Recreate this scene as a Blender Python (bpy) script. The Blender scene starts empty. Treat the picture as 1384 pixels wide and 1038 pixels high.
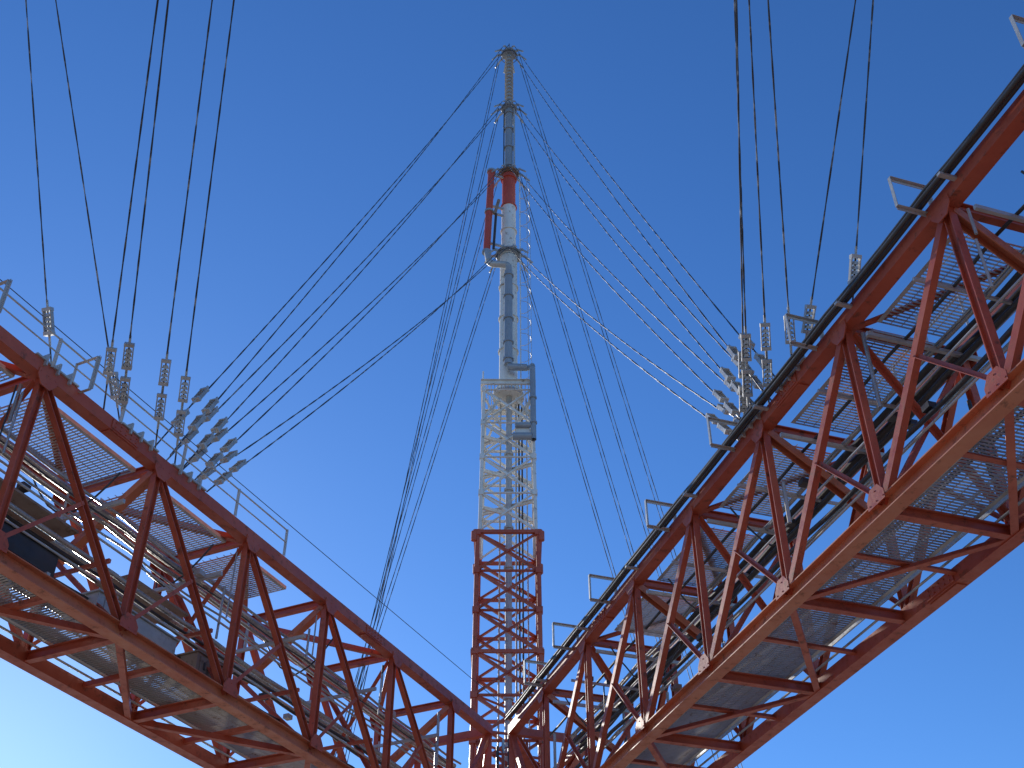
import bpy, math, random
from mathutils import Vector as V, Matrix
random.seed(7)
rad=math.radians
scene=bpy.context.scene
try:
    scene.view_settings.view_transform='Standard'; scene.view_settings.look='None'; scene.view_settings.exposure=0
except Exception: pass

# ---------------------------------------------------------------- materials
def newmat(name):
    m=bpy.data.materials.new(name); m.use_nodes=True
    nt=m.node_tree; b=nt.nodes.get('Principled BSDF'); return m,nt,b
def noise(nt,scale,detail=6,rough=.6,stretch=None):
    tc=nt.nodes.new('ShaderNodeTexCoord'); n=nt.nodes.new('ShaderNodeTexNoise')
    n.inputs['Scale'].default_value=scale; n.inputs['Detail'].default_value=detail; n.inputs['Roughness'].default_value=rough
    if stretch:
        mp=nt.nodes.new('ShaderNodeMapping'); mp.inputs['Scale'].default_value=stretch
        nt.links.new(tc.outputs['Object'],mp.inputs['Vector']); nt.links.new(mp.outputs['Vector'],n.inputs['Vector'])
    else: nt.links.new(tc.outputs['Object'],n.inputs['Vector'])
    return n
def ramp(nt,src,stops):
    r=nt.nodes.new('ShaderNodeValToRGB'); e=r.color_ramp.elements
    e[0].position=stops[0][0]; e[0].color=(*stops[0][1],1)
    e[1].position=stops[-1][0]; e[1].color=(*stops[-1][1],1)
    for p,c in stops[1:-1]:
        x=e.new(p); x.color=(*c,1)
    nt.links.new(src,r.inputs['Fac']); return r
def mix(nt,f,a,b):
    m=nt.nodes.new('ShaderNodeMixRGB'); nt.links.new(f,m.inputs['Fac']); nt.links.new(a,m.inputs['Color1']); nt.links.new(b,m.inputs['Color2']); return m
def weathered(name,c1,c2,spot,spotlo=.58,spothi=.68,rough=.5,metal=0,scale=1.3,bump=.15,streak=(1,1,1)):
    m,nt,b=newmat(name)
    n1=noise(nt,scale,5,.65,streak); r1=ramp(nt,n1.outputs['Fac'],[(.35,c1),(.65,c2)])
    n2=noise(nt,scale*6,5,.7); r2=ramp(nt,n2.outputs['Fac'],[(spotlo,(0,0,0)),(spothi,(1,1,1))])
    sp=ramp(nt,n1.outputs['Fac'],[(0,spot),(1,tuple(x*.7 for x in spot))])
    mm=mix(nt,r2.outputs['Color'],r1.outputs['Color'],sp.outputs['Color'])
    nt.links.new(mm.outputs['Color'],b.inputs['Base Color'])
    rr=ramp(nt,n2.outputs['Fac'],[(.3,(rough-.12,)*3),(.7,(min(1,rough+.25),)*3)])
    nt.links.new(rr.outputs['Color'],b.inputs['Roughness']); b.inputs['Metallic'].default_value=metal
    bp=nt.nodes.new('ShaderNodeBump'); bp.inputs['Strength'].default_value=bump; bp.inputs['Distance'].default_value=.01
    nt.links.new(n2.outputs['Fac'],bp.inputs['Height']); nt.links.new(bp.outputs['Normal'],b.inputs['Normal'])
    return m
RED=weathered('red_oxide_paint',(.42,.070,.032),(.52,.115,.055),(.18,.06,.035),.56,.72,.40)
RED_SUNLIT=weathered('sunlit_red_paint',(.58,.20,.10),(.50,.13,.06),(.24,.085,.045),.56,.72,.45)  # lighter orange copy of the red paint, sunlight put into the colour
REDB=weathered('bright_red_paint',(.52,.07,.04),(.56,.10,.06),(.28,.07,.04),.58,.75,.45)
WHITE=weathered('white_mast_paint',(.84,.82,.77),(.72,.69,.62),(.42,.30,.20),.57,.70,.5,streak=(2,2,.6))
GALV=weathered('galvanised_steel',(.42,.42,.41),(.54,.54,.52),(.27,.23,.18),.60,.75,.42,.3,2.5)
PIPE=weathered('coax_line_jacket',(.32,.31,.29),(.46,.44,.41),(.2,.17,.15),.60,.72,.25,.5,2.5)
DARK=weathered('dark_cable_jacket',(.035,.033,.035),(.06,.053,.05),(.12,.09,.07),.62,.72,.4)
GREY=weathered('blue_grey_paint',(.27,.31,.35),(.36,.39,.42),(.22,.19,.15),.60,.74,.40,.1)
GRATE=weathered('grating_steel',(.42,.40,.37),(.52,.49,.45),(.33,.23,.16),.58,.70,.5,.2)
BROWN=weathered('rusted_plate',(.24,.16,.12),(.31,.23,.18),(.15,.09,.05),.55,.68,.6)
CER=weathered('insulator_casting',(.34,.34,.33),(.48,.48,.46),(.2,.17,.14),.58,.70,.35,.2,5)
CONC=weathered('concrete',(.32,.31,.29),(.40,.39,.36),(.22,.21,.19),.6,.72,.85)
GROUND=weathered('gravel_ground',(.32,.27,.21),(.40,.34,.27),(.18,.14,.11),.54,.66,.9,scale=.8,bump=.6)
m,nt,b=newmat('stranded_guy_wire')
n=noise(nt,5,2,.5); r=ramp(nt,n.outputs['Fac'],[(.54,(.05,.052,.06)),(.68,(.35,.35,.35))])  # dark steel, with sun glints painted in as lighter specks
nt.links.new(r.outputs['Color'],b.inputs['Base Color']); b.inputs['Metallic'].default_value=.25; b.inputs['Roughness'].default_value=.45
WIRE=m

# ---------------------------------------------------------------- mesh builder
class MB:
    def __init__(s): s.v=[]; s.f=[]; s.m=[]; s.sm=[]; s.mats=[]
    def mi(s,mat):
        if mat not in s.mats: s.mats.append(mat)
        return s.mats.index(mat)
    def add(s,vs,fs,mat,smooth=False):
        o=len(s.v); s.v+=[tuple(x) for x in vs]; i=s.mi(mat)
        for f in fs: s.f.append(tuple(o+k for k in f)); s.m.append(i); s.sm.append(smooth)
    def prof(s,p,q,pts,mat,up=V((0,0,1)),smooth=False,caps=True,scale2=1):
        p=V(p); q=V(q); t=(q-p)
        if t.length<1e-6: return
        t.normalize(); up=V(up)
        if abs(t.dot(up))>.98: up=V((0,1,0)) if abs(t.y)<.9 else V((1,0,0))
        u=t.cross(up).normalized(); w=u.cross(t).normalized()
        n=len(pts)
        vs=[p+u*a+w*b for a,b in pts]+[q+u*a*scale2+w*b*scale2 for a,b in pts]
        fs=[(i,(i+1)%n,n+(i+1)%n,n+i) for i in range(n)]
        s.add(vs,fs,mat,smooth)
        if caps: s.add(vs,[tuple(range(n-1,-1,-1)),tuple(range(n,2*n))],mat,False)
    def box(s,p,q,w,h,mat,up=(0,0,1)):
        s.prof(p,q,[(-w/2,-h/2),(w/2,-h/2),(w/2,h/2),(-w/2,h/2)],mat,up)
    def tube(s,p,q,r,mat,n=10,r2=None,up=(0,0,1)):
        pts=[(r*math.cos(2*math.pi*i/n),r*math.sin(2*math.pi*i/n)) for i in range(n)]
        s.prof(p,q,pts,mat,up,True,True,(r2/r if r2 is not None else 1))
    def ang(s,p,q,w,mat,t=.012,up=(0,0,1),fx=1,fy=1):
        c=w*.3
        a=[(-c,-c),(w-c,-c),(w-c,t-c),(t-c,t-c),(t-c,w-c),(-c,w-c)]
        s.prof(p,q,[(x*fx,y*fy) for x,y in a],mat,up)
    def ibeam(s,p,q,w,h,mat,t=.014,up=(0,0,1)):
        s.prof(p,q,[(-w/2,-h/2),(w/2,-h/2),(w/2,-h/2+t),(t/2,-h/2+t),(t/2,h/2-t),(w/2,h/2-t),(w/2,h/2),(-w/2,h/2),(-w/2,h/2-t),(-t/2,h/2-t),(-t/2,-h/2+t),(-w/2,-h/2+t)],mat,up)
    def chan(s,p,q,w,h,mat,t=.012,up=(0,0,1),fx=1):
        a=[(-w/2,-h/2),(w/2,-h/2),(w/2,-h/2+t),(-w/2+t,-h/2+t),(-w/2+t,h/2-t),(w/2,h/2-t),(w/2,h/2),(-w/2,h/2)]
        s.prof(p,q,[(x*fx,y) for x,y in a],mat,up)
    def sweep(s,pts,r,mat,n=5):
        vs=[];fs=[]
        for i,p in enumerate(pts):
            a=pts[max(0,i-1)]; c=pts[min(len(pts)-1,i+1)]; t=(c-a).normalized()
            up=V((0,0,1)) if abs(t.z)<.95 else V((0,1,0))
            u=t.cross(up).normalized(); w=u.cross(t)
            for k in range(n):
                g=2*math.pi*k/n; vs.append(p+u*r*math.cos(g)+w*r*math.sin(g))
        for i in range(len(pts)-1):
            for k in range(n): fs.append((i*n+k,i*n+(k+1)%n,(i+1)*n+(k+1)%n,(i+1)*n+k))
        s.add(vs,fs,mat,True)
    def obj(s,name,parent=None):
        me=bpy.data.meshes.new(name); me.from_pydata(s.v,[],s.f)
        for m in s.mats: me.materials.append(m)
        me.polygons.foreach_set('material_index',s.m); me.polygons.foreach_set('use_smooth',s.sm)
        me.update()
        ob=bpy.data.objects.new(name,me); scene.collection.objects.link(ob)
        if parent:
            ob.parent=parent; ob.matrix_parent_inverse=Matrix.Translation(parent.location).inverted()
        return ob
def empty(name,loc):
    e=bpy.data.objects.new(name,None); e.location=loc; e.empty_display_size=.5; scene.collection.objects.link(e); return e

GZ=-1.7
# ---------------------------------------------------------------- arms
APEX=V((-.18,22,8.70)); HT=2.38; WD=1.5
class Arm:
    def __init__(s,az,side):
        a=rad(az); s.d=V((side*math.sin(a),-math.cos(a),0)); s.o=V((side*math.cos(a),math.sin(a),0)); s.side=side
    def P(s,st,off=0,dz=0): return APEX+s.d*st+s.o*off+V((0,0,dz))
LA=Arm(25.3,-1); RA=Arm(17.9,1)

def grating(mb,arm,s0,s1,o0,o1,dz,mat=GRATE,pitch=.05):
    n=int((s1-s0)/pitch)
    for i in range(n+1):
        st=s0+i*pitch
        mb.box(arm.P(st,o0,dz),arm.P(st,o1,dz),.006,.024,mat)
    k=max(2,int((o1-o0)/.12))
    for j in range(k+1):
        of=o0+(o1-o0)*j/k
        mb.box(arm.P(s0,of,dz+.008),arm.P(s1,of,dz+.008),.006,.008,mat)
    for of in (o0-.012,o1+.012):
        mb.ang(arm.P(s0,of,dz),arm.P(s1,of,dz),.05,GALV,.006)

def gusset(mb,c,arm,face,mat,sz=.2):
    th=.012
    off=arm.o*face
    u=arm.d; z=V((0,0,1))
    pts=[(-1,.6),(1,.6),(1,-.05),(.45,-.75),(-.45,-.75),(-1,-.05)]
    sg=1 if c.z>APEX.z-1 else -1
    vs=[c+off+u*a*sz+z*b*sz*sg-arm.o*th/2 for a,b in pts]+[c+off+u*a*sz+z*b*sz*sg+arm.o*th/2 for a,b in pts]
    n=6; fs=[(i,(i+1)%n,n+(i+1)%n,n+i) for i in range(n)]+[tuple(range(n-1,-1,-1)),tuple(range(n,2*n))]
    mb.add(vs,fs,mat)
    for a,b in ((-.8,.35),(0,.35),(.8,.35),(0,-.4)):
        p=c+off+u*a*sz+z*b*sz*sg
        mb.tube(p-arm.o*.011,p+arm.o*.011,.009,mat,6)

def build_arm(arm,name,nodes,end):
    e=empty(name,arm.P(10,WD/2,-HT/2))
    mb=MB()
    s0=.6
    mb.box(arm.P(s0),arm.P(end),.17,.17,RED)
    mb.box(arm.P(s0,WD),arm.P(end,WD),.15,.16,RED)
    mb.ibeam(arm.P(s0,0,-HT),arm.P(end,0,-HT),.17,.18,RED_SUNLIT)
    mb.box(arm.P(s0,WD,-HT),arm.P(end,WD,-HT),.17,.17,RED)
    for i,st in enumerate(nodes):
        if i%3==1:
            for off,z in ((0,0),(WD,0),(WD,-HT)):
                for sg in (-1,1):
                    mb.box(arm.P(st+.5,off+sg*.092,z),arm.P(st+1.0,off+sg*.092,z),.012,.13,RED)
                    for k in range(5):
                        for dz in (-.03,.03):
                            p=arm.P(st+.56+.095*k,off+sg*.10,z+dz); mb.tube(p-arm.o*.012,p+arm.o*.012,.010,RED,6)
                mb.box(arm.P(st+.5,off,z-.094),arm.P(st+1.0,off,z-.094),.13,.012,RED)
    for i,st in enumerate(nodes):
        for off in (0,WD):
            sgn=-1 if off==0 else 1
            mb.ibeam(arm.P(st,off,-.06),arm.P(st,off,-HT+.06),.09,.10,RED,.012,up=arm.d)
            if i+1<len(nodes):
                nx=nodes[i+1]
                mb.chan(arm.P(nx,off,-.05),arm.P(st,off,-HT+.05),.08,.095,RED,fx=-sgn)
                c=(arm.P(nx,off,-.05)+arm.P(st,off,-HT+.05))/2
                mb.ang(c+arm.o*sgn*.02,arm.P(nx,off+sgn*.02,-HT+.1),.05,RED,.008)
            gusset(mb,arm.P(st,off,-.12),arm,sgn*.093,RED,.15)
            gusset(mb,arm.P(st,off,-HT+.12),arm,sgn*.096,RED,.15)
        mb.ibeam(arm.P(st,.05,-.02),arm.P(st,WD-.05,-.02),.09,.11,RED)
        mb.ibeam(arm.P(st,.05,-HT-.01),arm.P(st,WD-.05,-HT-.01),.09,.13,RED)
        if i+1<len(nodes):
            nx=nodes[i+1]
            a,b_=((0,WD) if i%2 else (WD,0))
            mb.ang(arm.P(st,a,-.06),arm.P(nx,b_,-.06),.08,RED)
            mb.ang(arm.P(st,b_,-HT-.05),arm.P(nx,a,-HT-.05),.08,RED)
        if i%2==0:
            mb.chan(arm.P(st,.03,-.1),arm.P(st-.1,WD-.05,-1.0),.10,.12,RED_SUNLIT,up=arm.d)
            mb.ang(arm.P(st,WD-.05,-1.0),arm.P(st,.05,-HT+.1),.07,RED,up=arm.d)
        else:
            mb.ang(arm.P(st,.05,-HT+.1),arm.P(st,WD-.05,-.14),.075,RED,up=arm.d)
            mb.ang(arm.P(st+.05,.05,-.14),arm.P(st+.05,WD-.05,-HT+.12),.07,RED,up=arm.d)
        mb.ang(arm.P(st+1.02,0,-HT+.02),arm.P(st+1.02,WD,-HT+.02),.07,RED)
    mb.obj('truss_frame',e)
    g=MB()
    grating(g,arm,s0+1.2,24,.30,1.08,-HT+.12)
    for off in (.16,WD-.16):
        for hz in (.12,.55,1.05):
            g.tube(arm.P(s0+1,off,-HT+hz),arm.P(end-.3,off,-HT+hz),.015,GALV,6)
    g.box(arm.P(s0+1.2,1.22,-HT+.20),arm.P(24,1.22,-HT+.20),.012,.10,GALV)
    g.obj('walkway',e)
    return e

nodesR=[2.5,4.55,6.6,8.65,10.7,12.65,14.6]+[14.6+2.0*k for k in range(1,11)]
nodesL=[2.1,4.2,6.25,8.3,10.3,12.4,14.5]+[14.5+2.1*k for k in range(1,10)]
eL=build_arm(LA,'red_truss_gangway',nodesL,35)
eR=build_arm(RA,'red_truss_gangway',nodesR,35)

def drooped(x,arm,o,z,r,mat,nodes,droop=.03,s_end=26,n=8):
    pts=[]
    for a,b in zip([.9]+nodes[:-1],nodes):
        if a>s_end: break
        dz=random.uniform(.4,1.3)*droop; do=random.uniform(-1,1)*droop*.5
        for k in range(5):
            f=k/5; pts.append(arm.P(a+(b-a)*f,o+do*math.sin(math.pi*f),z-4*dz*f*(1-f)))
    x.sweep(pts,r,mat,n)

def junk(x,arm,nodes,seed,zs):
    R=random.Random(seed)
    for st in nodes[:9]:
        for _ in range(3):
            o=R.choice([.1,WD-.1,WD-.2,.2]); s=st+R.uniform(-.05,.05)+.12
            z0=R.uniform(-.15,-.9); z1=z0-R.uniform(.3,1.1)
            x.tube(arm.P(s,o,z0),arm.P(s,o,max(z1,-HT+.1)),R.choice([.012,.018,.025]),R.choice([GALV,DARK,PIPE]),6)
        for _ in range(3):
            s=st+R.uniform(.2,1.7); o=R.choice([.35,.7,1.0,WD-.2]); z=R.choice(zs)
            x.box(arm.P(s-.05,o,z),arm.P(s+.07,o,z),.10,.07,R.choice([GALV,BROWN,DARK]))
        s=st+R.uniform(.4,1.5)
        pts=[arm.P(s+.5*f,.2+1.0*f,-.3-1.2*math.sin(math.pi*f)*R.uniform(.5,.55)) for f in [k/10 for k in range(11)]]
        if R.random()<.6: x.sweep(pts,.013,DARK,6)

# --- right arm extras
x=MB()
for k,(o,z,r) in enumerate([(-.15,.10,.028),(-.22,.07,.026),(-.13,.18,.022),(-.21,.14,.02)]):
    drooped(x,RA,o,z,r,DARK,nodesR,.02)
for o,z,r,mt in [(WD-.25,-.25,.055,DARK),(WD-.40,-.22,.045,DARK),(WD-.30,-.40,.04,DARK),(WD-.60,-.3,.022,PIPE),(WD-.18,-.6,.025,PIPE),(.5,-.28,.02,DARK),(.35,-1.5,.03,DARK),(WD-.2,-1.3,.035,PIPE),(WD-.2,-1.42,.02,DARK),(.9,-.25,.018,PIPE),(1.0,-1.75,.012,DARK),(.6,-1.9,.012,DARK)]:
    drooped(x,RA,o,z,r,mt,nodesR,.03)
for st in nodesR:
    x.box(RA.P(st+.3,.03,-.33),RA.P(st+.3,WD,-.33),.04,.05,GALV)
    x.box(RA.P(st+.3,-.28,.03),RA.P(st+.3,.1,.03),.05,.03,GALV)
    x.box(RA.P(st+1.2,.03,-.33),RA.P(st+1.2,WD,-.33),.03,.04,GALV)
junk(x,RA,nodesR,3,(-.28,-.45,-1.45))
x.obj('feeder_cables',eR)
x=MB()
def hoop(x,arm,st,o0=-.42,o1=.02,z0=.03,z1=.45,dd=.0):
    a=arm.P(st,o0,z0);b=arm.P(st+dd,o0,z1);c=arm.P(st+dd,o1,z1);d=arm.P(st,o1,z0)
    for p,q in ((a,b),(b,c),(c,d),(a,d)): x.ang(p,q,.04,GALV,.006,up=arm.d)
for st in (2.6,4.1,5.8,8.05,10.1,12.2,14.4,16.4): hoop(x,RA,st)
for a,b_ in ((5.2,6.5),(6.9,8.5),(9.0,10.6),(11.0,12.8),(12.95,14.4)): grating(x,RA,a,b_,.25,1.05,-.10)
for st in (10.8,11.5,12.2,12.9):
    x.tube(RA.P(st,WD,.05),RA.P(st,WD,.70),.018,GALV,6)
for z in (.7,.38): x.tube(RA.P(10.8,WD,z),RA.P(12.9,WD,z),.015,GALV,6)
x.obj('hoops_and_platforms',eR)
# --- left arm extras
x=MB()
for o,z,r,mt in [(.55,-.68,.045,PIPE),(.70,-.68,.03,PIPE),(.42,-.66,.02,PIPE),(.35,-1.5,.035,PIPE),(.50,-1.52,.022,DARK),(.95,-1.15,.035,PIPE),(1.1,-1.17,.03,DARK),(WD-.12,-.8,.05,REDB),(1.25,-1.75,.03,DARK),(.2,-1.2,.015,PIPE),(.8,-1.3,.012,DARK),(.3,-.9,.012,DARK),(.62,-1.8,.02,DARK)]:
    drooped(x,LA,o,z,r,mt,nodesL,.035)
for st in nodesL:
    x.box(LA.P(st+.4,.03,-.76),LA.P(st+.4,WD,-.76),.04,.05,GALV)
    x.box(LA.P(st+.4,.03,-1.60),LA.P(st+.4,WD,-1.60),.04,.05,RED)
junk(x,LA,nodesL,11,(-.72,-1.2,-1.55))
x.obj('feeder_pipes',eL)
x=MB()
for a,b_ in ((7.0,8.2),(8.5,10.1),(10.45,12.2),(12.6,14.2)): grating(x,LA,a,b_,.25,1.1,-.10)
for st in (7.6,8.8,10.0,11.2,12.4,13.6):
    x.ang(LA.P(st,-.12,.06),LA.P(st,-.12,.5),.035,GALV,.005)
x.tube(LA.P(7.6,-.12,.48),LA.P(13.6,-.12,.48),.012,GALV,6)
x.tube(LA.P(7.6,-.12,.28),LA.P(13.6,-.12,.28),.010,GALV,6)
for st in (11.9,13.4): hoop(x,LA,st,-.25,.1,.05,.55)
x.sweep([LA.P(s,0,.75-.05*math.sin(s/30*math.pi)) for s in [i*.5 for i in range(0,68)]],.006,DARK,5)
x.box(LA.P(6.3,.30,-HT+.19),LA.P(12.3,.30,-HT+.19),.34,.02,BROWN)
x.box(LA.P(7.3,1.12,-HT+.20),LA.P(13.8,1.12,-HT+.20),.30,.025,BROWN)
x.box(LA.P(8.7,.75,-1.28),LA.P(9.9,.75,-1.28),.55,.03,BROWN)
x.box(LA.P(11.0,.55,-1.30),LA.P(13.2,.55,-1.30),.45,.03,BROWN)
x.obj('platforms_and_rails',eL)
def cabinet(arm,st,off,z,l,w,h,mat):
    e=empty('equipment_box',arm.P(st,off,z)); c=MB()
    c.box(arm.P(st-l/2,off,z),arm.P(st+l/2,off,z),w,h,mat)
    c.box(arm.P(st-l/2-.03,off,z+h/2+.012),arm.P(st+l/2+.03,off,z+h/2+.012),w+.06,.02,mat)
    for k in (-1,1):
        c.box(arm.P(st+k*l*.35,off-w/2-.1,z-h/2-.02),arm.P(st+k*l*.35,off+w/2+.1,z-h/2-.02),.05,.035,GALV)
        c.tube(arm.P(st+k*l*.2,off,z-h/2+.01),arm.P(st+k*l*.2,off,z-h/2-.16),.025,DARK,8)
    p=arm.P(st,off-w/2-.008,z); c.box(p-arm.d*l*.42,p+arm.d*l*.42,.012,h*.8,mat)
    p=arm.P(st+l*.3,off-w/2-.02,z); c.box(p-V((0,0,.05)),p+V((0,0,.05)),.02,.03,DARK)
    c.obj('box_body',e)
cabinet(LA,11.7,.6,-HT+.52,1.1,.45,.30,DARK)
cabinet(LA,9.6,.7,-HT+.50,1.5,.50,.28,GALV)
cabinet(LA,8.2,.55,-HT+.45,.7,.45,.3,BROWN)

# ---------------------------------------------------------------- masts
ME=V((-.1,25,0))
def lattice(mb,c,z0,z1,h0,h1,n,mat,leg=.09,br=.05,hz=True):
    def cor(k,z):
        h=h0+(h1-h0)*(z-z0)/(z1-z0); sx,sy=[(-1,-1),(1,-1),(1,1),(-1,1)][k%4]
        return V((c.x+sx*h,c.y+sy*h,z))
    for k in range(4): mb.tube(cor(k,z0),cor(k,z1),leg/2,mat,8)
    for i in range(n):
        a=z0+(z1-z0)*i/n; b=z0+(z1-z0)*(i+1)/n
        for k in range(4):
            out=((cor(k,a)+cor(k+1,a))/2-V((c.x,c.y,a))).normalized()*.012
            mb.ang(cor(k,a)+out,cor(k+1,b)+out,br,mat,.008)
            mb.ang(cor(k+1,a)-out,cor(k,b)-out,br,mat,.008)
            if hz: mb.ang(cor(k,b),cor(k+1,b),br,mat,.008)
            g=cor(k,b); mb.box(g-V((0,0,.07)),g+V((0,0,.07)),leg*1.35,leg*1.35,mat)
        mb.ang(cor(0,b)+V((0,0,.02)),cor(2,b)+V((0,0,.02)),br*.8,mat,.008)
def zr(mb,c,z,r,mat,t=.04,n=24,tube=.03):
    pts=[V((c.x+r*math.cos(2*math.pi*i/n),c.y+r*math.sin(2*math.pi*i/n),z)) for i in range(n+1)]
    mb.sweep(pts,tube,mat,6)
def cyl(mb,c,x,y,z0,z1,r,mat,n=20,r2=None): mb.tube(V((c.x+x,c.y+y,z0)),V((c.x+x,c.y+y,z1)),r,mat,n,r2)
RINGS=[24.65,28.2,31.4,34.35]
HD=-.42   # head frame drop
def antenna_mast(c,name='guyed_antenna_mast'):
    e=empty(name,V((c.x,c.y,GZ)))
    m=MB()
    lattice(m,c,GZ,8.6,.85,.85,9,RED,.14,.075)
    lattice(m,c,8.6,14.72,.74,.72,6,RED,.11,.07)
    for z in (14.74,11.66,8.62):
        for s in (-1,1):
            m.box(c+V((-.82,s*.76,z)),c+V((.82,s*.76,z)),.06,.08,RED); m.box(c+V((s*.79,-.73,z)),c+V((s*.79,.73,z)),.06,.07,RED)
    for sx in (-1,1):
        for sy in (-1,1):
            m.tube(c+V((sx*.8,sy*.78,14.48)),c+V((sx*.8,sy*.78,14.72)),.07,RED,8)
    lattice(m,c,14.82,19.12,.67,.63,4,WHITE,.09,.055)
    for i,z in enumerate((15.9,17.0,18.05)):
        m.chan(c+V((-.63,.3,z)),c+V((.63,-.3,z)),.06,.10,WHITE); m.chan(c+V((.63,.3,z-.2)),c+V((-.63,-.3,z-.2)),.06,.09,WHITE)
    m.obj('lattice_shaft',e)
    m=MB()
    for s in (-1,1):
        m.chan(c+V((-.72,s*.66,19.78+HD)),c+V((.72,s*.66,19.78+HD)),.07,.16,WHITE); m.chan(c+V((s*.69,-.62,19.78+HD)),c+V((s*.69,.62,19.78+HD)),.07,.16,WHITE)
        for t in (-1,1):
            m.ang(c+V((s*.62,t*.62,19.3+HD)),c+V((s*.2,t*.2,18.7+HD)),.07,WHITE); m.ang(c+V((s*.62,t*.62,18.6+HD)),c+V((s*.2,t*.2,19.6+HD)),.07,WHITE)
            m.tube(c+V((s*.66,t*.64,19.84+HD)),c+V((s*.66,t*.64,20.15+HD)),.02,WHITE,6)
    for i in range(15): m.box(c+V((-.63+.09*i,-.62,19.80+HD)),c+V((-.63+.09*i,.62,19.80+HD)),.02,.05,WHITE)
    cyl(m,c,0,0,19.72+HD,19.9+HD,.42,WHITE,28)
    cyl(m,c,0,0,19.9+HD,24.6,.25,WHITE,28); cyl(m,c,0,0,19.9+HD,20.0+HD,.36,WHITE,28)
    cyl(m,c,0,0,24.75,26.7,.215,WHITE,28); cyl(m,c,0,0,26.7,28.1,.205,REDB,28)
    for z in (20.9,22.1,23.3,24.5,25.6,26.65,27.9): cyl(m,c,0,0,z,z+.05,.285 if z<24 else .25,WHITE if z<26 else REDB,28)
    cyl(m,c,0,0,28.1,31.35,.125,GREY,20)
    for z in (28.5,29.4,30.3,31.1): cyl(m,c,0,0,z,z+.05,.165,GREY,20)
    cyl(m,c,.17,-.08,28.3,31.3,.03,GALV,8); cyl(m,c,-.16,-.05,28.3,31.3,.02,DARK,8)
    cyl(m,c,0,0,31.35,34.4,.085,GALV,14)
    z=31.6
    while z<34.1:
        cyl(m,c,0,0,z,z+.10,.15,GALV,16,.11); z+=.19
    cyl(m,c,0,0,34.35,34.6,.14,GREY,14)
    for k in range(3):
        a=k*2.1; m.tube(c+V((0,0,34.55)),c+V((.3*math.cos(a),.3*math.sin(a),34.5)),.02,GREY,6)
    m.tube(c+V((0,0,34.6)),c+V((0,0,34.95)),.015,DARK,6)
    m.obj('pylon_antenna',e)
    m=MB()
    for z in RINGS:
        r=.36 if z<25 else .30 if z<29 else .24
        zr(m,c,z,r,GREY if z!=28.2 else BROWN,tube=.035); cyl(m,c,0,0,z-.06,z+.06,r*.9,GREY if z!=28.2 else BROWN,24)
        for k in range(10):
            a=k*math.pi/5; d=V((math.cos(a),math.sin(a),0)); p=V((c.x,c.y,z))
            m.box(p+d*r,p+d*(r+.14)-V((0,0,.05)),.03,.09,GALV)
            m.tube(p+d*(r+.12)-V((0,0,.03)),p+d*(r+.34)-V((0,0,.30)),.028,GALV,6)
    zr(m,c,34.2,.28,DARK,tube=.012)
    m.obj('guy_rings',e)
    m=MB()
    cyl(m,c,.02,-.1,GZ+2,19.3,.08,GALV,16)
    for z in [i*1.1+2 for i in range(15)]: cyl(m,c,.02,-.1,z,z+.06,.12,GALV,16)
    for dx in (.2,.28,-.2,.36): cyl(m,c,dx,.1,GZ+2,19.2,.022,DARK if dx>.25 else GALV,6)
    def bend(pts,r,mat,rc=.22):
        P=[c+V(a) for a in pts]; out=[P[0]]
        for i in range(1,len(P)-1):
            a=(P[i-1]-P[i]); b=(P[i+1]-P[i]); k=min(rc,a.length*.45,b.length*.45)
            A=P[i]+a.normalized()*k; B=P[i]+b.normalized()*k
            for j in range(7):
                f=j/6; out.append(A*(1-f)**2+P[i]*2*f*(1-f)+B*f*f)
        out.append(P[-1]); m.sweep(out,r,mat,16)
    bend([(0,-.42,23.6),(0,-.42,20.05),(.62,-.45,20.0),(.64,-.78,19.85),(.64,-.80,17.4)],.075,GREY,.15)
    m.tube(c+V((0,-.42,20.15)),c+V((0,-.42,23.6)),.115,GREY,16)
    m.tube(c+V((0,-.44,20.05)),c+V((.5,-.45,20.02)),.10,GREY,16)
    for z in (20.3,20.9,21.75,22.6,23.4): cyl(m,c,0,-.42,z,z+.05,.15,GREY,16)
    for z in (17.9,18.7): cyl(m,c,.64,-.80,z,z+.05,.10,GREY,16)
    m.tube(c+V((.18,-.80,17.85)),c+V((.58,-.80,17.85)),.07,GREY,16)
    m.tube(c+V((.12,-.80,17.5)),c+V((.60,-.80,17.5)),.10,GREY,16)
    m.box(c+V((.2,-.74,17.68)),c+V((.55,-.74,17.68)),.03,.25,WHITE)
    bend([(0,-.42,23.6),(0,-.42,23.85),(-.55,-.42,23.9),(-.62,-.3,24.5)],.10,GALV,.15)
    m.tube(c+V((-.64,-.25,24.55)),c+V((-.54,-.25,28.0)),.105,REDB,16)
    for z,xx in ((24.5,-.64),(26.2,-.59),(28.0,-.54)): m.tube(c+V((xx,-.25,z)),c+V((xx,-.25,z+.07)),.14,GREY,16)
    for z in (24.9,26.2,26.5,27.9):
        m.box(c+V((-.55,-.25,z)),c+V((-.1,-.1,z)),.06,.06,GALV)
    m.tube(c+V((-.42,-.3,26.1)),c+V((-.3,-.3,26.7)),.05,BROWN,8); m.tube(c+V((-.44,-.32,24.6)),c+V((-.38,-.3,26.1)),.04,DARK,8)
    m.obj('feed_lines',e)
    m=MB()
    for z0,z1,yx in ((GZ,19.2,.48),(19.5,28.0,.34)):
        for s in (0,.32):
            m.box(c+V((yx,-.05+s-.1,z0)),c+V((yx,-.05+s-.1,z1)),.03,.03,WHITE if z0>0 else GALV)
        z=z0+.2
        while z<z1:
            m.tube(c+V((yx,-.15,z)),c+V((yx,.17,z)),.011,WHITE if z>15 else GALV,5); z+=.28
    z=20.2
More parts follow.
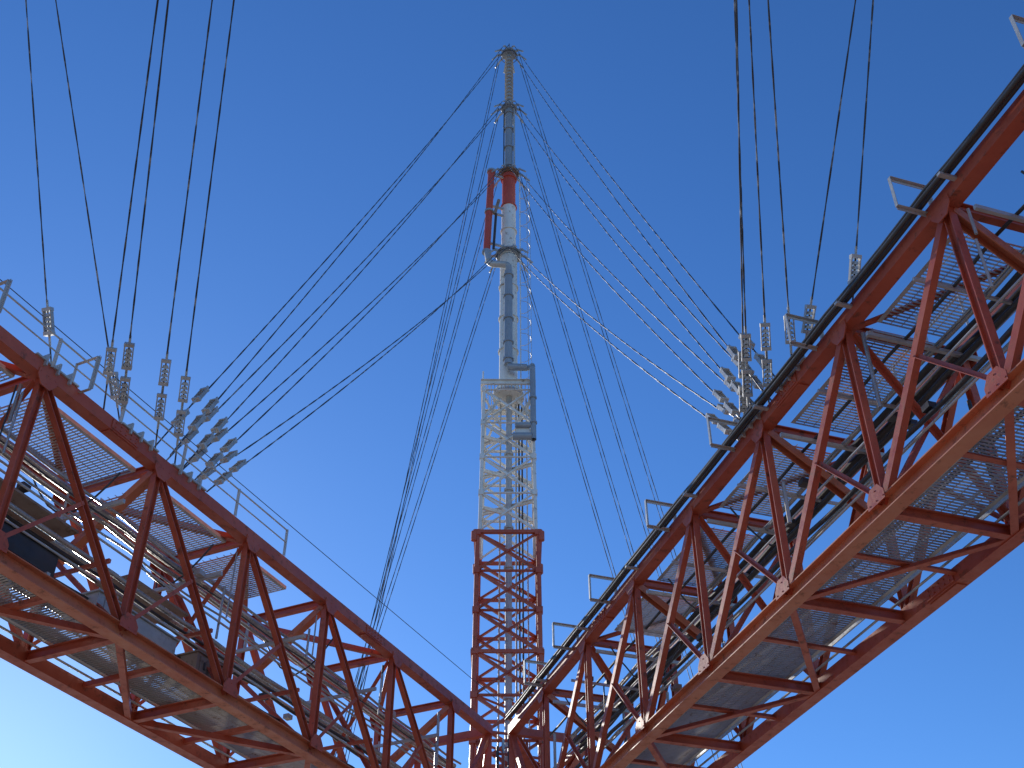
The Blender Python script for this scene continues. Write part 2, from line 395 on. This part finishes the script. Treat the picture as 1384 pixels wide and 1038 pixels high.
    while z<28:
        pts=[c+V((.34+.30*math.sin(t),.01+.28*math.cos(t),z)) for t in [i*math.pi/6 for i in range(7)]]
        m.sweep(pts,.010,GALV,4); z+=.6
    for t in (math.pi*.25,math.pi*.5,math.pi*.75):
        m.box(c+V((.34+.30*math.sin(t),.01+.28*math.cos(t),20)),c+V((.34+.30*math.sin(t),.01+.28*math.cos(t),28)),.012,.016,GALV)
    m.obj('ladder',e)
    return e
antenna_mast(ME)
MBk=V((-8.8,-.5,0)); MCk=V((6.5,-4.0,0)); CEN=V((.8,-11,0))
for c in (MBk,MCk,CEN): antenna_mast(c)

e=empty('gangway_hub',V((-.1,23.3,7.6))); m=MB()
AZ=APEX.z
for z in (AZ-.02,AZ-HT):
    for s in (-1,1):
        a=(LA if s<0 else RA)
        m.ibeam(a.P(.6,0,z-AZ),V((-.1+s*.74,24.2,z)),.14,.16,RED)
        m.ibeam(a.P(.6,WD,z-AZ),V((-.1+s*.80,25.7,z)),.14,.15,RED)
        m.box(a.P(.6,-.05,z-AZ),a.P(.6,WD+.05,z-AZ),.13,.14,RED)
        m.ang(a.P(.6,0,z-AZ),V((-.1+s*.80,25.7,z+.02)),.09,RED)
        m.ang(a.P(.6,WD,z-AZ),V((-.1+s*.74,24.2,z+.04)),.09,RED)
for s in (-1,1):
    a=(LA if s<0 else RA)
    for o in (0,WD):
        m.box(a.P(.6,o,-.08),a.P(.6,o,-HT+.07),.12,.12,RED)
        m.box(a.P(2.2,o,-HT+.05),a.P(.6,o,-.1),.09,.09,RED)
    m.box(a.P(.6,0,-HT),V((-.1+s*.7,24.3,8.6)),.08,.08,RED)
    m.box(a.P(.6,0,0),V((-.1+s*.7,24.3,6.5)),.08,.08,RED)
for i in range(5):
    m.tube(V((-.3+.12*i,23.9,3)),V((-.3+.12*i,24.0,9.4+.15*i)),.03,PIPE if i%2 else DARK,8)
for i in range(3):
    m.ang(V((-.75,24.15,8.9+i*.45)),V((.55,24.15,8.75+i*.45)),.06,RED); m.ang(V((-.7+i*.5,23.6,8.72)),V((-.7+i*.5,24.2,9.6)),.06,RED)
m.obj('hub_frame',e)

# ---------------------------------------------------------------- guys
gm=MB(); im=MB()
def insulator(p,d,L=.34):
    up=V((0,0,1)) if abs(d.z)<.9 else V((1,0,0))
    u=d.cross(up).normalized()
    a=p; b=p+d*L
    im.box(a,a+d*.045,.12,.07,GALV,up); im.box(b-d*.045,b,.12,.07,GALV,up)
    for k in (-1,1):
        im.box(a+d*.03+u*k*.052,b-d*.03+u*k*.052,.012,.055,CER,up)
    n=4
    for i in range(n):
        q=a+d*(.06+(L-.12)*i/n); im.tube(q,q+d*(L-.12)/n*.7,.043,CER,10,.03)
    im.tube(a-d*.12,a,.016,GALV,6); im.tube(b,b+d*.10,.016,GALV,6)
def wire(a,b,r=.006,sag=.0,pitch=.5,ins=(.45,1.15)):
    a=V(a); b=V(b); L=(b-a).length; d=(b-a).normalized()
    for t in ins: insulator(a+d*t,d)
    s=(ins[-1]+.42) if ins else 0
    if ins: gm.tube(a,a+d*s,.011,WIRE,6)
    step=pitch/5; n=int((L-s)/step); up=V((0,0,1)); u=d.cross(up).normalized(); w=u.cross(d)
    ph=random.random()*6
    for k in (0,1):
        pts=[]; g=ph+k*math.pi
        for i in range(n+1):
            t=s+(L-s)*i/n; f=t/L
            # lay length varies slowly along the wire
            g=ph+k*math.pi+2*math.pi*t/pitch+1.8*math.sin(t*.9+ph)
            o=(u*math.cos(g)+w*math.sin(g))*r*.55
            pts.append(a+d*t+o-V((0,0,4*sag*f*(1-f))))
        gm.sweep(pts,r,WIRE,4)
def rp(z,c,dirv,r=.36):
    dd=V((dirv.x,dirv.y,0)).normalized(); return V((c.x,c.y,z))+dd*r
for arm,base in ((LA,9.9),(RA,10.7)):
    for i,z in enumerate(RINGS):
        for k in (-1,1):
            a=arm.P(base-.45*(1.5-i)*.6+k*.10,k*.07,.12+.03*i)
            tgt=rp(z,ME,a-ME); side=V((0,0,1)).cross((a-ME).normalized())*(k*.13)
            wire(a,tgt+side,.0088,sag=.30,pitch=1.2,ins=(.35+.13*i,.95+.13*i+.1*k))
Lw=[(12.3,MBk,30.,.0,(.45,)),(10.9,MBk,27.,.15,(.5,)),(11.4,CEN,28.2,.0,(.5,)),(11.0,CEN,24.6,.1,(.4,.85)),(10.5,CEN,31.4,-.1,(.4,.85)),(10.1,CEN,34.3,-.1,(.4,.85))]
for st,c,z,o,ins in Lw:
    a=LA.P(st,o*.8,.1); wire(a,rp(z,c,a-c,.3),.0082,sag=.1,pitch=1.2,ins=ins)
Rw=[(10.15,CEN,24.6,.05,(.45,.9)),(10.5,CEN,28.2,-.1,(.4,.85)),(10.75,CEN,31.4,.1,(.4,.85)),(11.5,CEN,34.3,.0,(.45,)),(11.7,MCk,26,.0,(.45,)),(12.7,MCk,31.4,.1,(.4,))]
for st,c,z,o,ins in Rw:
    a=RA.P(st,o*.8,.1); wire(a,rp(z,c,a-c,.3),.0082,sag=.1,pitch=1.2,ins=ins)
ancs=[]
for ax,ay in ((-6.0,27.0),(6.9,27.6)):
    ancs.append((ax,ay))
    for i,z in enumerate(RINGS):
        for k in (-1,1):
            a=V((ax+(i-1.5)*.45,ay+k*.2,GZ+.5)); tgt=rp(z,ME,a-ME)+V((0,k*.15,0))
            wire(a,tgt,.0076,sag=.1,ins=(.6,),pitch=1.4)
ge=empty('guy_wires',V((0,16,9)))
gm.obj('stranded_wires',ge)
ie=empty('guy_insulators',V((0,12,9)))
for arm,st in ((LA,9.8),(LA,10.8),(RA,10.6),(LA,12.3),(RA,11.6)):
    for k in (-1,0,1):
        p=arm.P(st+k*.2,0,.10)
        im.box(p-arm.o*.13,p+arm.o*.13,.025,.16,GALV)
        im.tube(arm.P(st+k*.2-.1,.02,.15),arm.P(st+k*.2+.1,.02,.15),.025,GALV,8)
    im.box(arm.P(st-.35,0,.098),arm.P(st+.35,0,.098),.22,.022,GALV)
im.obj('strain_insulators',ie)

for ax,ay in ancs:
    e=empty('concrete_guy_anchor',V((ax,ay,GZ))); m=MB()
    m.tube(V((ax,ay,GZ-.3)),V((ax,ay,GZ+.45)),1.2,CONC,4,.95)
    for i in range(4): m.box(V((ax+(i-1.5)*.45,ay,GZ+.4)),V((ax+(i-1.5)*.45,ay,GZ+.62)),.03,.5,GALV,up=(0,1,0))
    m.obj('block',e)

m=MB(); S=4000
m.add([(-S,-S,GZ),(S,-S,GZ),(S,S,GZ),(-S,S,GZ)],[(0,1,2,3)],GROUND); g=m.obj('ground')

# ---------------------------------------------------------------- light
SUN_AZ=-26.5; SUN_EL=19.0
w=bpy.data.worlds.new('World'); scene.world=w; w.use_nodes=True
nt=w.node_tree; bg=nt.nodes['Background']; sky=nt.nodes.new('ShaderNodeTexSky'); sky.sky_type='NISHITA'
sky.sun_disc=False; sky.sun_elevation=rad(SUN_EL); sky.sun_rotation=rad(SUN_AZ); sky.altitude=900; sky.air_density=1.0; sky.dust_density=.22; sky.ozone_density=2.4
hs=nt.nodes.new('ShaderNodeHueSaturation'); hs.inputs['Saturation'].default_value=1.20; hs.inputs['Value'].default_value=1.12; hs.inputs['Hue'].default_value=.507
tint=nt.nodes.new('ShaderNodeMixRGB'); tint.blend_type='MULTIPLY'; tint.inputs['Fac'].default_value=1; tint.inputs['Color2'].default_value=(.72,.93,1.12,1)
nt.links.new(sky.outputs['Color'],hs.inputs['Color']); nt.links.new(hs.outputs['Color'],tint.inputs['Color1']); nt.links.new(tint.outputs['Color'],bg.inputs['Color']); bg.inputs['Strength'].default_value=.145
sd=bpy.data.lights.new('sun','SUN'); sd.energy=5; sd.angle=rad(.5); sd.color=(1,.94,.85)
so=bpy.data.objects.new('sun',sd); scene.collection.objects.link(so)
dv=V((math.sin(rad(SUN_AZ))*math.cos(rad(SUN_EL)),math.cos(rad(SUN_AZ))*math.cos(rad(SUN_EL)),math.sin(rad(SUN_EL))))
so.rotation_euler=dv.to_track_quat('Z','Y').to_euler()
# ---------------------------------------------------------------- camera
cd=bpy.data.cameras.new('camera'); cd.sensor_width=36; cd.lens=41.64; cd.clip_end=10000; cd.clip_start=.05
co=bpy.data.objects.new('camera',cd); scene.collection.objects.link(co); co.rotation_euler=(rad(90+38.4),0,0); co.location=(0,0,0)
scene.camera=co
